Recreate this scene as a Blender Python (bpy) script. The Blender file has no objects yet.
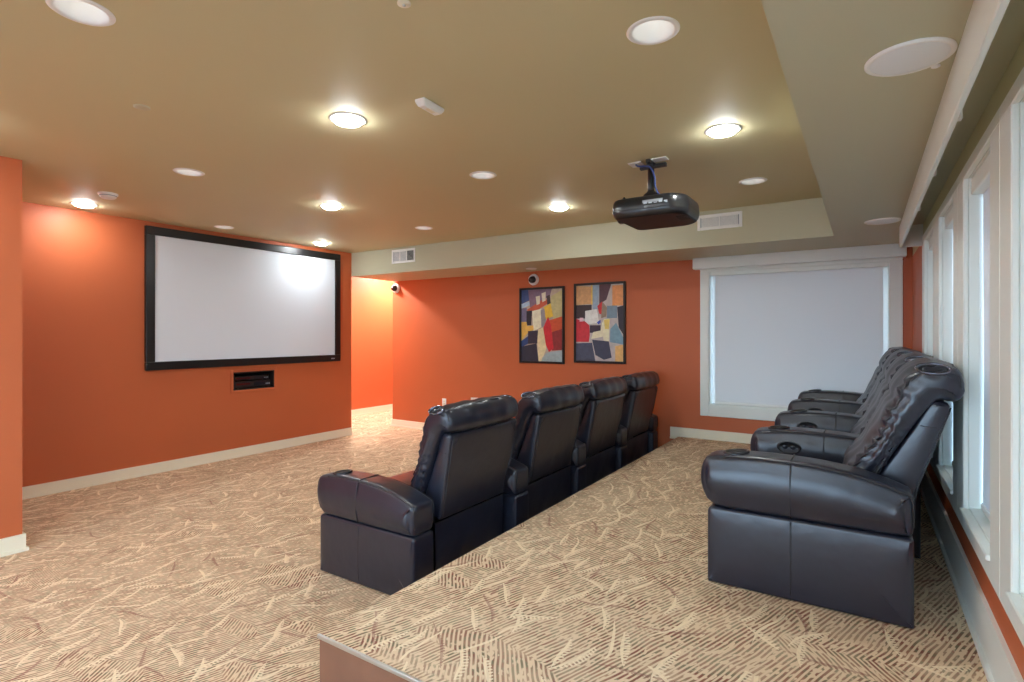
import bpy, bmesh, math, random
from mathutils import Vector, Matrix
random.seed(4)
C = bpy.context.scene.collection
sc = bpy.context.scene
PI = math.pi

# ------------------------------------------------------------------ room dimensions (metres)
XS = -6.2        # screen wall face
XW = 0.373       # window wall face
YB = 6.185       # back wall face
YR = -2.8        # wall behind the viewpoint
ZC = 2.612       # main ceiling
ZS = 2.276       # soffit underside
ZP = 0.295       # platform top
XP = -1.7576     # platform edge beside the front row
YP = 1.354       # platform front edge
YSF = 5.32       # soffit face / end of the screen wall
XSF = -0.214     # side soffit face
XL = -4.73       # left wall face
YL = 1.275       # end of the left wall
XK = -7.58       # corridor wall
YK = 9.0

# ------------------------------------------------------------------ materials
def lin(r, g, b):
    f = lambda c: (c/255)/12.92 if c/255 <= .04045 else ((c/255+.055)/1.055)**2.4
    return (f(r), f(g), f(b), 1)

class N:
    """tiny node helper"""
    def __init__(s, name):
        s.m = bpy.data.materials.new(name); s.m.use_nodes = True
        s.t = s.m.node_tree; s.b = s.t.nodes['Principled BSDF']
    def n(s, typ, **kw):
        o = s.t.nodes.new(typ)
        for k, v in kw.items():
            if k.startswith('_'): o.inputs[k[1:].replace('_', ' ')].default_value = v
            else: setattr(o, k, v)
        return o
    def l(s, a, b): s.t.links.new(a, b)
    def math(s, op, a, b=None, c=None, clamp=False):
        o = s.t.nodes.new('ShaderNodeMath'); o.operation = op; o.use_clamp = clamp
        for i, v in enumerate((a, b, c)):
            if v is None: continue
            if hasattr(v, 'is_linked'): s.l(v, o.inputs[i])
            else: o.inputs[i].default_value = v
        return o.outputs[0]
    def mix(s, f, a, b):
        o = s.t.nodes.new('ShaderNodeMix'); o.data_type = 'RGBA'
        for i, v in ((0, f), (6, a), (7, b)):
            if hasattr(v, 'is_linked'): s.l(v, o.inputs[i])
            else: o.inputs[i].default_value = v
        return o.outputs[2]
    def ramp(s, v, lo, hi):
        o = s.t.nodes.new('ShaderNodeMapRange'); o.interpolation_type = 'SMOOTHSTEP'
        s.l(v, o.inputs[0]); o.inputs[1].default_value = lo; o.inputs[2].default_value = hi
        return o.outputs[0]
    def mapping(s, rot=0, scale=(1, 1, 1), loc=(0, 0, 0), vec=None):
        o = s.t.nodes.new('ShaderNodeMapping')
        o.inputs['Location'].default_value = loc; o.inputs['Rotation'].default_value = (0, 0, rot); o.inputs['Scale'].default_value = scale
        s.l(vec, o.inputs['Vector']); return o.outputs[0]
    def noise(s, vec, scale, detail=2, rough=.5):
        o = s.t.nodes.new('ShaderNodeTexNoise'); s.l(vec, o.inputs['Vector'])
        o.inputs['Scale'].default_value = scale; o.inputs['Detail'].default_value = detail; o.inputs['Roughness'].default_value = rough
        return o.outputs[0]
    def bump(s, h, strength, dist=.001):
        o = s.t.nodes.new('ShaderNodeBump'); o.inputs['Strength'].default_value = strength; o.inputs['Distance'].default_value = dist
        s.l(h, o.inputs['Height']); s.l(o.outputs[0], s.b.inputs['Normal'])

def plain(name, col, rough=.5, metal=0, spec=.5, var=0, scale=8, bump=0, bscale=150, bdist=.001, coat=0):
    k = N(name); b = k.b
    b.inputs['Roughness'].default_value = rough; b.inputs['Metallic'].default_value = metal
    b.inputs['Specular IOR Level'].default_value = spec; b.inputs['Coat Weight'].default_value = coat
    tc = k.n('ShaderNodeTexCoord').outputs['Object']
    if var:
        f = k.noise(tc, scale, 3)
        d = tuple(c*(1-var) for c in col[:3])+(1,); u = tuple(min(1, c*(1+var)) for c in col[:3])+(1,)
        k.l(k.mix(f, d, u), b.inputs['Base Color'])
    else: b.inputs['Base Color'].default_value = col
    if bump: k.bump(k.noise(tc, bscale, 3), bump, bdist)
    return k.m

def emit(name, col, strength):
    k = N(name); k.b.inputs['Base Color'].default_value = (.9, .9, .9, 1)
    k.b.inputs['Emission Color'].default_value = col; k.b.inputs['Emission Strength'].default_value = strength
    return k.m

M = {}
M['orange'] = plain('orange_paint', lin(192, 101, 60), .5, spec=.35, var=.05, scale=1.2, bump=.15, bscale=260)
M['olive'] = plain('olive_paint', lin(203, 194, 155), .6, spec=.3, var=.03, scale=.8, bump=.1, bscale=220)
M['soffit'] = plain('soffit_paint', lin(190, 186, 158), .55, spec=.3, var=.03, scale=.8, bump=.1, bscale=220)  # the ceiling's olive paint in a greyer, greener tone
M['white'] = plain('white_trim_paint', lin(228, 233, 226), .4, var=.03, scale=5)
M['cream'] = plain('cream_trim_paint', lin(235, 228, 204), .42, var=.03, scale=5)
M['fixture'] = plain('white_fixture', lin(240, 240, 236), .45, var=.02)
M['black'] = plain('black_satin', lin(22, 21, 22), .35, var=.1)
M['blackplastic'] = plain('black_plastic', lin(26, 27, 30), .28, var=.1, coat=.3)
M['dark'] = plain('dark_void', lin(12, 12, 13), .7)
M['metal'] = plain('brushed_metal', lin(205, 205, 200), .4, 1, var=.06)
M['riser'] = plain('brown_riser', lin(126, 86, 66), .35, var=.22, scale=7, bump=.2, bscale=90)
M['screen'] = plain('projection_fabric', lin(220, 229, 238), .8, spec=.2, var=.012, scale=2)
M['smoked'] = plain('smoked_glass', lin(40, 42, 50), .08, var=.05)
M['maroon'] = plain('maroon_gloss', lin(95, 35, 35), .15, var=.1)
M['silver'] = plain('silver_print', lin(190, 200, 210), .4)
M['bluecable'] = plain('blue_cable', lin(50, 70, 130), .4)
M['gloss'] = plain('gloss_rim', lin(112, 114, 124), .2, .6, var=.05)
M['underside'] = plain('matt_underside', lin(38, 30, 30), .55, spec=.25, var=.1)  # reddish reflection on the projector's underside put into the colour
M['ground'] = plain('asphalt', lin(62, 70, 84), .8, var=.2)
M['grille'] = plain('grille_grey', lin(150, 158, 166), .5)
M['niche'] = plain('niche_lining', lin(30, 26, 24), .6)
M['speakercloth'] = plain('speaker_mesh', lin(232, 236, 238), .6, bump=.3, bscale=900)

def leather(name, col, rough=.36):
    k = N(name); b = k.b
    tc = k.n('ShaderNodeTexCoord').outputs['Object']
    f = k.noise(tc, 6, 3)
    k.l(k.mix(f, tuple(c*.8 for c in col[:3])+(1,), tuple(c*1.25 for c in col[:3])+(1,)), b.inputs['Base Color'])
    b.inputs['Specular IOR Level'].default_value = .75
    k.l(k.math('MULTIPLY_ADD', k.noise(tc, 9, 1), .08, rough-.04), b.inputs['Roughness'])
    k.bump(k.noise(tc, 17, 1), .4, .004)
    return k.m
M['leather'] = leather('navy_black_leather', lin(28, 31, 44), .33)
M['leather_seam'] = leather('dark_leather_seam', lin(24, 24, 30), .5)

def carpet():
    k = N('patterned_carpet'); b = k.b
    P = k.n('ShaderNodeTexCoord').outputs['Object']
    nz = k.n('ShaderNodeTexNoise', _Scale=5.0, _Detail=1.0); k.l(P, nz.inputs['Vector'])
    sub = k.n('ShaderNodeVectorMath', operation='SUBTRACT'); k.l(nz.outputs['Color'], sub.inputs[0]); sub.inputs[1].default_value = (.5, .5, .5)
    scl = k.n('ShaderNodeVectorMath', operation='SCALE'); k.l(sub.outputs[0], scl.inputs[0]); scl.inputs['Scale'].default_value = .03
    add = k.n('ShaderNodeVectorMath', operation='ADD'); k.l(P, add.inputs[0]); k.l(scl.outputs[0], add.inputs[1])
    W = add.outputs[0]
    cream, red, green, tan = lin(226, 200, 165), lin(138, 86, 70), lin(120, 110, 84), lin(178, 136, 106)
    def rows(rot):
        m_ = k.mapping(rot, vec=W); sp = k.n('ShaderNodeSeparateXYZ'); k.l(m_, sp.inputs[0])
        st_ = k.ramp(k.math('SINE', k.math('MULTIPLY', sp.outputs[1], 2*PI/.0170)), -.5, .35)
        br = k.ramp(k.noise(k.mapping(0, (26, 58, 1), vec=m_), 1.0, 1), .36, .47)
        return k.math('MULTIPLY', st_, br)
    pick = k.ramp(k.noise(k.mapping(math.radians(-60), (1.6, 3.5, 1), vec=W), 1.0, 1), .59, .61)
    dash = k.math('ADD', k.math('MULTIPLY', rows(math.radians(-70)), k.math('SUBTRACT', 1.0, pick)), k.math('MULTIPLY', rows(math.radians(-125)), pick))
    hue = k.mix(k.ramp(k.noise(P, 24, 3, .65), .44, .6), red, green)
    hue = k.mix(k.math('MULTIPLY', k.ramp(k.noise(P, 9, 3), .5, .72), .7), hue, tan)
    col = k.mix(k.math('MULTIPLY', dash, k.math('MULTIPLY_ADD', k.ramp(k.noise(W, 6, 2), .35, .65), .35, .65)), cream, hue)
    def strokes(scale, loc, a0, spread, L, w, comb):
        """leaf-like strokes, one per Voronoi cell: curved, tapering, toothed along one side"""
        v = k.n('ShaderNodeTexVoronoi', voronoi_dimensions='2D', _Scale=scale, _Randomness=.85)
        k.l(k.mapping(0, (1, 1, 1), loc, vec=W), v.inputs['Vector'])
        mp = k.mapping(0, (1, 1, 1), loc, vec=W)
        d = k.n('ShaderNodeVectorMath', operation='SUBTRACT'); k.l(mp, d.inputs[0]); k.l(v.outputs['Position'], d.inputs[1])
        sd = k.n('ShaderNodeSeparateXYZ'); k.l(d.outputs[0], sd.inputs[0])
        sc_ = k.n('ShaderNodeSeparateColor'); k.l(v.outputs['Color'], sc_.inputs[0])
        r, g = sc_.outputs[0], sc_.outputs[1]
        ang = k.math('MULTIPLY_ADD', r, spread, a0-spread/2)
        ca, sa = k.math('COSINE', ang), k.math('SINE', ang)
        u = k.math('ADD', k.math('MULTIPLY', sd.outputs[0], ca), k.math('MULTIPLY', sd.outputs[1], sa))
        q = k.math('SUBTRACT', k.math('MULTIPLY', sd.outputs[1], ca), k.math('MULTIPLY', sd.outputs[0], sa))
        cv = k.math('MULTIPLY', k.math('SINE', k.math('MULTIPLY_ADD', u, 17.0, k.math('MULTIPLY', g, 6.28))), .013)
        q = k.math('SUBTRACT', q, cv)
        un = k.math('DIVIDE', u, L)
        taper = k.math('SUBTRACT', 1.0, k.math('MULTIPLY', un, un), clamp=True)
        teeth = k.math('MULTIPLY', k.math('GREATER_THAN', k.math('SINE', k.math('MULTIPLY', u, 2*PI/.017)), .1), comb)
        wu = k.math('MULTIPLY', taper, w); wd = k.math('MULTIPLY', taper, k.math('ADD', teeth, w))
        up = k.math('LESS_THAN', q, wu); dn = k.math('GREATER_THAN', q, k.math('MULTIPLY', wd, -1.0))
        return k.math('MULTIPLY', k.math('MULTIPLY', up, dn), k.math('GREATER_THAN', g, .3))
    mr = strokes(3.4, (9.1, 4.4, 0), math.radians(70), math.radians(160), .17, .006, 0.006)
    col = k.mix(k.math('MULTIPLY', mr, .5), col, lin(142, 86, 78))
    s1 = strokes(4.3, (0, 0, 0), math.radians(82), math.radians(90), .13, .006, .022)
    s2 = strokes(3.6, (5.3, 2.7, 0), math.radians(75), math.radians(80), .17, .0065, .0)
    s3 = strokes(4.0, (2.3, 7.7, 0), math.radians(120), math.radians(90), .10, .007, .016)
    st = k.math('MAXIMUM', k.math('MAXIMUM', s1, s2), s3)
    col = k.mix(k.math('MULTIPLY', st, .8), col, lin(244, 224, 188))
    k.l(col, b.inputs['Base Color'])
    b.inputs['Roughness'].default_value = .95; b.inputs['Specular IOR Level'].default_value = .1
    k.bump(k.noise(P, 320, 2), .5, .004)
    return k.m
M['carpet'] = carpet()

def shade_mat():
    k = N('translucent_shade'); t = k.t
    k.b.inputs['Base Color'].default_value = lin(226, 226, 228); k.b.inputs['Roughness'].default_value = .9
    tr = k.n('ShaderNodeBsdfTranslucent', _Color=lin(238, 237, 232))
    mx = k.n('ShaderNodeMixShader'); mx.inputs[0].default_value = .21
    k.l(k.b.outputs[0], mx.inputs[1]); k.l(tr.outputs[0], mx.inputs[2])
    k.l(mx.outputs[0], t.nodes['Material Output'].inputs['Surface'])
    tc = k.n('ShaderNodeTexCoord').outputs['Object']
    k.bump(k.noise(tc, 2.2, 2), .5, .01)
    return k.m
M['shade'] = shade_mat()
def glass_mat():
    k = N('window_glass'); t = k.t
    tr = k.n('ShaderNodeBsdfTransparent', _Color=(.93, .97, .98, 1)); gl = k.n('ShaderNodeBsdfGlossy', _Roughness=.02)
    mx = k.n('ShaderNodeMixShader'); mx.inputs[0].default_value = .06
    k.l(tr.outputs[0], mx.inputs[1]); k.l(gl.outputs[0], mx.inputs[2]); k.l(mx.outputs[0], t.nodes['Material Output'].inputs['Surface'])
    return k.m
M['glass'] = glass_mat()
M['lit'] = emit('lit_lens', (.93, .98, 1, 1), 85)
M['dim'] = emit('dim_lens', (.95, .98, 1, 1), 1.3)  # faint glow put in so that unlit lenses look white
M['hall'] = emit('hall_lens', (1, .96, .95, 1), 650)

# ------------------------------------------------------------------ mesh helpers
def bx(bm, x0, x1, y0, y1, z0, z1, mi=0):
    vs = [bm.verts.new(p) for p in ((x0,y0,z0),(x1,y0,z0),(x1,y1,z0),(x0,y1,z0),(x0,y0,z1),(x1,y0,z1),(x1,y1,z1),(x0,y1,z1))]
    fs = []
    for q in ((3,2,1,0),(4,5,6,7),(0,1,5,4),(1,2,6,5),(2,3,7,6),(3,0,4,7)):
        f = bm.faces.new([vs[i] for i in q]); f.material_index = mi; fs.append(f)
    return vs, fs
def rbx(bm, x0, x1, y0, y1, z0, z1, r=.01, seg=2, mi=0):
    vs, fs = bx(bm, x0, x1, y0, y1, z0, z1, mi)
    es = list({e for f in fs for e in f.edges})
    bmesh.ops.bevel(bm, geom=es, offset=r, segments=seg, profile=.5, affect='EDGES')
def frame_axes(d):
    d = d.normalized(); a = Vector((0, 0, 1)) if abs(d.z) < .9 else Vector((1, 0, 0))
    u = d.cross(a).normalized(); return u, d.cross(u).normalized()
def tube(bm, pts, r, n=8, mi=0, closed=False, cap=True):
    pts = [Vector(p) for p in pts]; rings = []
    m = len(pts)
    for i, p in enumerate(pts):
        if closed: d = pts[(i+1) % m]-pts[i-1]
        else: d = pts[min(i+1, m-1)]-pts[max(i-1, 0)]
        u, v = frame_axes(d)
        if rings and True:
            pu = rings[-1][1]; u = (pu-d.normalized()*pu.dot(d.normalized())).normalized(); v = d.normalized().cross(u)
        rings.append(([bm.verts.new(p+r*(math.cos(2*PI*k/n)*u+math.sin(2*PI*k/n)*v)) for k in range(n)], u))
    for i in range(m if closed else m-1):
        a, b = rings[i][0], rings[(i+1) % m][0]
        for k in range(n):
            f = bm.faces.new((a[k], a[(k+1) % n], b[(k+1) % n], b[k])); f.material_index = mi; f.smooth = True
    if cap and not closed:
        for R, fl in ((rings[0][0], 1), (rings[-1][0], 0)):
            f = bm.faces.new(R[::-1] if fl else R); f.material_index = mi
def lathe(bm, prof, cx=0, cy=0, n=32, mi=0, M4=None, smooth=True):
    """prof: list of (r, z); r==0 closes to a point"""
    rings = []
    T = M4 or Matrix.Translation((cx, cy, 0))
    for r, z in prof:
        if r <= 1e-6: rings.append([bm.verts.new(T @ Vector((0, 0, z)))])
        else: rings.append([bm.verts.new(T @ Vector((r*math.cos(2*PI*k/n), r*math.sin(2*PI*k/n), z))) for k in range(n)])
    for a, b in zip(rings, rings[1:]):
        for k in range(n):
            k2 = (k+1) % n
            if len(a) == 1 and len(b) == 1: continue
            if len(a) == 1: vs = (a[0], b[k2], b[k])
            elif len(b) == 1: vs = (a[k], a[k2], b[0])
            else: vs = (a[k], a[k2], b[k2], b[k])
            f = bm.faces.new(vs); f.material_index = mi; f.smooth = smooth
def spline(pts, n, closed=True):
    """Catmull-Rom through pts, resampled to n points"""
    P = [Vector(p) for p in pts]; m = len(P); out = []
    segs = m if closed else m-1
    for i in range(segs):
        if closed: a, b, c, d = P[i-1], P[i], P[(i+1) % m], P[(i+2) % m]
        else: a, b, c, d = P[max(i-1, 0)], P[i], P[i+1], P[min(i+2, m-1)]
        for j in range(12):
            t = j/12
            out.append(.5*((2*b)+(c-a)*t+(2*a-5*b+4*c-d)*t*t+(3*b-a-3*c+d)*t**3))
    if not closed: out.append(P[-1])
    L = [0]
    cyc = out+[out[0]] if closed else out
    for p, q in zip(cyc, cyc[1:]): L.append(L[-1]+(q-p).length)
    res = []; j = 0
    for i in range(n):
        s = L[-1]*i/(n if closed else n-1)
        while j < len(L)-2 and L[j+1] < s: j += 1
        t = 0 if L[j+1] == L[j] else (s-L[j])/(L[j+1]-L[j])
        res.append(cyc[j].lerp(cyc[j+1], min(1, t)))
    return res
def rounded(pts, r, k=4):
    """polygon with rounded corners; r one value or per-corner list"""
    P = [Vector(p) for p in pts]; m = len(P); out = []
    for i in range(m):
        ri = r[i] if isinstance(r, (list, tuple)) else r
        a, b, c = P[i-1], P[i], P[(i+1) % m]
        u, v = (a-b), (c-b); d = min(ri, u.length*.49, v.length*.49)
        p, q = b+u.normalized()*d, b+v.normalized()*d
        for j in range(k+1):
            t = j/k; out.append((1-t)**2*p+2*t*(1-t)*b+t*t*q)
    return out
def resample(pts, step):
    out = []; m = len(pts)
    for i in range(m):
        a, b = pts[i], pts[(i+1) % m]; L = (b-a).length; k = max(1, int(L/step))
        for j in range(k): out.append(a.lerp(b, j/k))
    return out
def puff(bm, prof, y0, y1, r, cap=0.0, ny=10, nr=5, disp=None, mi=0):
    """cushion: the closed (x, z) outline swept along y with rounded ends of radius r, ends bulging by cap"""
    if len(prof) % 2: prof = prof[:-1]
    m = len(prof)
    area = sum(prof[i].x*prof[(i+1) % m].y-prof[(i+1) % m].x*prof[i].y for i in range(m))
    sg = 1 if area > 0 else -1
    nrm = []
    for i in range(m):
        d = prof[(i+1) % m]-prof[i-1]; nrm.append(Vector((d.y, -d.x)).normalized()*sg)
    cen = sum(prof, Vector((0, 0)))/m
    st = []
    for j in range(nr): a = PI/2*j/nr; st.append((y0+r*(1-math.sin(a)) if False else y0+r*(1-math.cos(a)), r*(1-math.sin(a))))
    for j in range(ny+1): st.append((y0+r+(y1-y0-2*r)*j/ny, 0))
    for j in range(nr-1, -1, -1): a = PI/2*j/nr; st.append((y1-r*(1-math.cos(a)), r*(1-math.sin(a))))
    rings = []
    for y, ins in st:
        ring = []
        for i, p in enumerate(prof):
            q = p-nrm[i]*ins
            d = disp(q.x, y, q.y, i/m) if disp else 0
            q = q+nrm[i]*d
            ring.append(bm.verts.new((q.x, y, q.y)))
        rings.append(ring)
    for a, b in zip(rings, rings[1:]):
        for i in range(m):
            f = bm.faces.new((a[i], a[(i+1) % m], b[(i+1) % m], b[i])); f.smooth = True; f.material_index = mi
    # ends: the outline is split at its two poles and bridged by strips, so that the end bulges like a stuffed panel
    a0 = max(range(m), key=lambda i: (prof[i]-prof[(i+m//2) % m]).length)
    K = 6; hm = m//2
    for ring, y, sgn in ((rings[0], y0, -1), (rings[-1], y1, 1)):
        rows = []
        for i in range(hm+1):
            p, q = ring[(a0+i) % m], ring[(a0-i-(m % 2 if i > 0 and False else 0)) % m]
            if p is q or i == hm and m % 2 == 0: rows.append([p]*(K+1)); continue
            env = min(1, i/(hm*.14), (hm-i)/(hm*.14)); env = math.sin(env*PI/2)
            row = [p]
            for k in range(1, K):
                t = k/K; v = p.co.lerp(q.co, t)
                row.append(bm.verts.new((v.x, y+sgn*cap*env*(1-(2*t-1)**2), v.z)))
            row.append(q); rows.append(row)
        for A, D in zip(rows, rows[1:]):
            for k in range(K):
                vs = []
                for v in (A[k], A[k+1], D[k+1], D[k]):
                    if v not in vs: vs.append(v)
                if len(vs) > 2:
                    try: f = bm.faces.new(vs); f.smooth = True; f.material_index = mi
                    except ValueError: pass
    return rings, nr
def obj(name, bm, mats, parent=None, loc=None, smooth=False):
    bmesh.ops.recalc_face_normals(bm, faces=bm.faces[:])
    me = bpy.data.meshes.new(name); bm.to_mesh(me); bm.free()
    for m in (mats if isinstance(mats, (list, tuple)) else [mats]): me.materials.append(M[m] if isinstance(m, str) else m)
    if smooth:
        for p in me.polygons: p.use_smooth = True
    o = bpy.data.objects.new(name, me); C.objects.link(o)
    if parent: o.parent = parent
    if loc: o.location = loc
    return o
def tag(o, label, cat, group=None):
    o['label'] = label; o['category'] = cat
    if group: o['group'] = group
    return o
def thing(name, label, cat, loc=(0, 0, 0), rotz=0, group=None):
    o = bpy.data.objects.new(name, None); C.objects.link(o); o.location = loc; o.rotation_euler = (0, 0, rotz)
    o.empty_display_size = .1
    return tag(o, label, cat, group)
def struct(name, bm, mats, parent=None):
    o = obj(name, bm, mats, parent)
    if not parent: o['kind'] = 'structure'
    return o
def copy_tree(o, parent=None):
    c = o.copy(); C.objects.link(c)
    if parent: c.parent = parent
    for ch in [q for q in bpy.data.objects if q.parent == o]: copy_tree(ch, c)
    return c
def B(): return bmesh.new()

# ------------------------------------------------------------------ shell
bm = B(); bx(bm, -8, 1.2, YR-.3, YK+.3, -.1, 0); struct('floor', bm, 'carpet')

def wall_holes(bm, axis, a0, a1, t0, t1, z0, z1, holes, mi=0):
    """wall slab along axis ('x' or 'y') from a0 to a1, thickness t0..t1, with rectangular holes (h0, h1, hz0, hz1)"""
    A = sorted({a0, a1}|{h for q in holes for h in q[:2]}); Z = sorted({z0, z1}|{h for q in holes for h in q[2:]})
    for i in range(len(A)-1):
        run = None
        for j in range(len(Z)-1):
            ca, cz = (A[i]+A[i+1])/2, (Z[j]+Z[j+1])/2
            if any(q[0] < ca < q[1] and q[2] < cz < q[3] for q in holes): continue
            if axis == 'x': bx(bm, A[i], A[i+1], t0, t1, Z[j], Z[j+1], mi)
            else: bx(bm, t0, t1, A[i], A[i+1], Z[j], Z[j+1], mi)
    bmesh.ops.remove_doubles(bm, verts=bm.verts[:], dist=1e-5)

ZTOP = 2.9
NICHE = (3.568, 4.098, .783, 1.0)
bm = B(); wall_holes(bm, 'y', YL, YSF, XS-.4, XS, 0, ZTOP, [NICHE]); struct('wall_screen', bm, 'orange')
bm = B(); bx(bm, XS-.4, XL, YR, YL, 0, ZTOP); struct('wall_left', bm, 'orange')
BW = (-1.43, .202, .67, 2.14)
bm = B(); wall_holes(bm, 'x', -6.25, XW+.2, YB, YB+.2, 0, ZTOP, [BW]); struct('wall_back', bm, 'orange')
bm = B(); bx(bm, -6.25, -6.1, YB+.2, YK, 0, ZTOP); struct('wall_corridor_right', bm, 'orange')
bm = B(); bx(bm, XK-.15, XK, 4.6, YK, 0, ZTOP); bx(bm, XK, XS-.4, 4.6, 4.75, 0, ZTOP); struct('wall_corridor_left', bm, 'orange')
bm = B(); bx(bm, XK-.15, -6.1, YK, YK+.15, 0, ZTOP); struct('wall_corridor_end', bm, 'orange')
WZ0, WZ1 = .71, 2.113
WIN = [(1.49+.9*k, 2.09+.9*k) for k in range(-4, 4)]  # the unseen, unshaded ones are added to let in fill daylight
bm = B()
wall_holes(bm, 'y', YR, YB, XW, XW+.2, 0, 2.16, [(a, b, WZ0, WZ1) for a, b in WIN]); struct('wall_right', bm, 'orange')
bm = B(); bx(bm, XW, XW+.2, YR, YB, 2.16, ZTOP); struct('wall_right_upper', bm, 'olive')
RW = (-3.7, .1, .35, 2.3)  # opening of an added, unseen window that brings in sky fill light
bm = B(); wall_holes(bm, 'x', XS, XW+.2, YR-.2, YR, 0, ZTOP, [RW]); struct('wall_rear', bm, 'orange')

# ceiling with round holes for the cans
RH = .083
GX = (-.69, -2.345, -4.06, -5.84); GY = (.78, 2.01, 3.25, 4.47)
cans = []
for j, y in enumerate(GY):
    for i, x in enumerate(GX): cans.append((x, y, (i+j) % 2 == 0))
seen = [(-2.36, .80), (-4.068, 2.017), (-2.347, 1.99), (-4.066, 3.254), (-5.858, 2.003), (-5.841, 3.262), (-2.34, 3.224), (-2.345, 4.415), (-4.054, 4.485), (-5.828, 4.509), (-.68, 2.045), (-.675, 3.255), (-.709, 4.465)]
def true_place(c):
    p = min(seen, key=lambda q: (q[0]-c[0])**2+(q[1]-c[1])**2)
    return (p[0], p[1], c[2]) if (p[0]-c[0])**2+(p[1]-c[1])**2 < .04 else c
cans = [true_place(c) for c in cans if not (c[1] < 1 and c[0] < -4.5)]
for y in (-.45, -1.68):  # added rows of unseen lamps behind the viewpoint, for fill
    for x in GX[:3]: cans.append((x, y, True))
hall = [(-6.72, 5.78), (-7.05, 7.35)]
def holed(bm, x0, x1, y0, y1, z, holes, r, gx, gy, n=32):
    """flat ceiling with round holes, each inside a square cell of half-size H about a grid point"""
    H = .14
    X = sorted({x0, x1}|{v for g in gx for v in (g-H, g+H) if x0 < v < x1}); Y = sorted({y0, y1}|{v for g in gy for v in (g-H, g+H) if y0 < v < y1})
    for a, b in zip(X, X[1:]):
        for c, d in zip(Y, Y[1:]):
            q = [p for p in holes if a < p[0] < b and c < p[1] < d]
            if not q:
                bm.faces.new([bm.verts.new((u, v, z)) for u, v in ((a, c), (b, c), (b, d), (a, d))])
                continue
            px, py = q[0][:2]; ri, ro = [], []
            for k in range(n):
                t = 2*PI*(k+.5)/n; cx, cy = math.cos(t), math.sin(t)
                s = min(((b if cx > 0 else a)-px)/cx, ((d if cy > 0 else c)-py)/cy)
                ri.append(bm.verts.new((px+r*cx, py+r*cy, z))); ro.append(bm.verts.new((px+s*cx, py+s*cy, z)))
            for k in range(n):
                k2 = (k+1) % n; A, D = ro[k].co, ro[k2].co
                if abs(A.x-D.x) > 1e-6 and abs(A.y-D.y) > 1e-6:
                    e = bm.verts.new((b if A.x+D.x > 2*px else a, d if A.y+D.y > 2*py else c, z)); bm.faces.new((ri[k], ro[k], e, ro[k2], ri[k2]))
                else: bm.faces.new((ri[k], ro[k], ro[k2], ri[k2]))
    bmesh.ops.remove_doubles(bm, verts=bm.verts[:], dist=1e-5)
bm = B()
holed(bm, XK-.1, XSF, YR-.1, YSF, ZC, cans, RH, GX, GY+(-.45, -1.68))
struct('ceiling', bm, 'olive')
bm = B(); holed(bm, XK-.1, XS, YSF, YK+.1, ZC, hall, RH, [q[0] for q in hall[:1]]+[hall[1][0]], [q[1] for q in hall]); struct('ceiling_corridor', bm, 'olive')
# lid above everything so that no daylight enters the roof space
bm = B(); bx(bm, -8, 1.2, YR-.3, YK+.3, 2.86, 2.96); struct('ceiling_roof', bm, 'olive')
bm = B()
bx(bm, XS, XSF, YSF, YB, ZS, ZC); bx(bm, XSF, XW, YR, YB, ZS, ZC)
struct('ceiling_soffit', bm, 'soffit')

# ------------------------------------------------------------------ platform
plat = thing('seating_platform', 'raised carpeted platform step under the rear row of recliners', 'platform', ((XP+XW)/2, YP, 0))
def child(name, bm, mats, par, smooth=False):
    """mesh given in world coordinates, parented to a thing at par.location"""
    o = obj(name, bm, mats, None, None, smooth); o.parent = par
    p = par; off = Vector((0, 0, 0))
    while p: off += p.location; p = p.parent
    o.data.transform(Matrix.Translation(-off)); return o
bm = B(); bx(bm, XP+.012, XW, YP+.016, YB-.022, .001, ZP-.012); rbx(bm, XP, XW, YP+.004, YB-.022, ZP-.013, ZP, .004, 2)
child('carpet_top', bm, 'carpet', plat)
bm = B(); bx(bm, XP, XW, YP, YP+.016, .001, ZP-.013); bx(bm, XP, XP+.012, YP+.016, YB-.022, .001, ZP-.013); child('riser_panel', bm, 'riser', plat)['label'] = 'smooth brown riser panel'
bm = B(); rbx(bm, XP-.006, XW, YP-.008, YP+.004, ZP-.014, ZP+.002, .003, 2); child('edge_nosing', bm, 'metal', plat)['label'] = 'thin metal edge nosing'

# ------------------------------------------------------------------ baseboards
def base(name, segs, mat='cream', extra=()):
    bm = B()
    for e in extra: bx(bm, *e)
    for (x0, y0, x1, y1, nx, ny, z, h) in segs:
        # board 15 mm thick plus a shoe moulding of 14 mm at the floor
        for t, hh in ((.015, h), (.028, .02)):
            X0, X1 = sorted((x0, x1)); Y0, Y1 = sorted((y0, y1))
            if nx: a, b = sorted((x0, x0+nx*t)); bx(bm, a, b, Y0, Y1, z, z+hh)
            else: a, b = sorted((y0, y0+ny*t)); bx(bm, X0, X1, a, b, z, z+hh)
    return struct(name, bm, mat)
base('baseboard_screen', [(XS, YL, XS, YSF, 1, 0, 0, .105)])
base('baseboard_left', [(XL, YR, XL, YL, 1, 0, 0, .112), (XS, YL, XL, YL, 0, 1, 0, .112)], extra=[(XL, XL+.015, YL, YL+.015, 0, .112), (XL, XL+.028, YL, YL+.028, 0, .02)])
base('baseboard_corridor', [(XK, 4.75, XK, YK, 1, 0, 0, .11), (-6.25, YB, -6.25, YK, -1, 0, 0, .11)])
base('baseboard_back', [(-6.265, YB, XP-.095, YB, 0, -1, 0, .107), (XP-.004, YB, XW, YB, 0, -1, ZP, .1), (XP-.095, YB, XP-.004, YB, 0, -1, ZP-.03, .13)])
base('baseboard_right', [(XW, YP, XW, YB, -1, 0, ZP, .19), (XW, YR, XW, YP-.01, -1, 0, 0, .19)], 'white')

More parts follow.
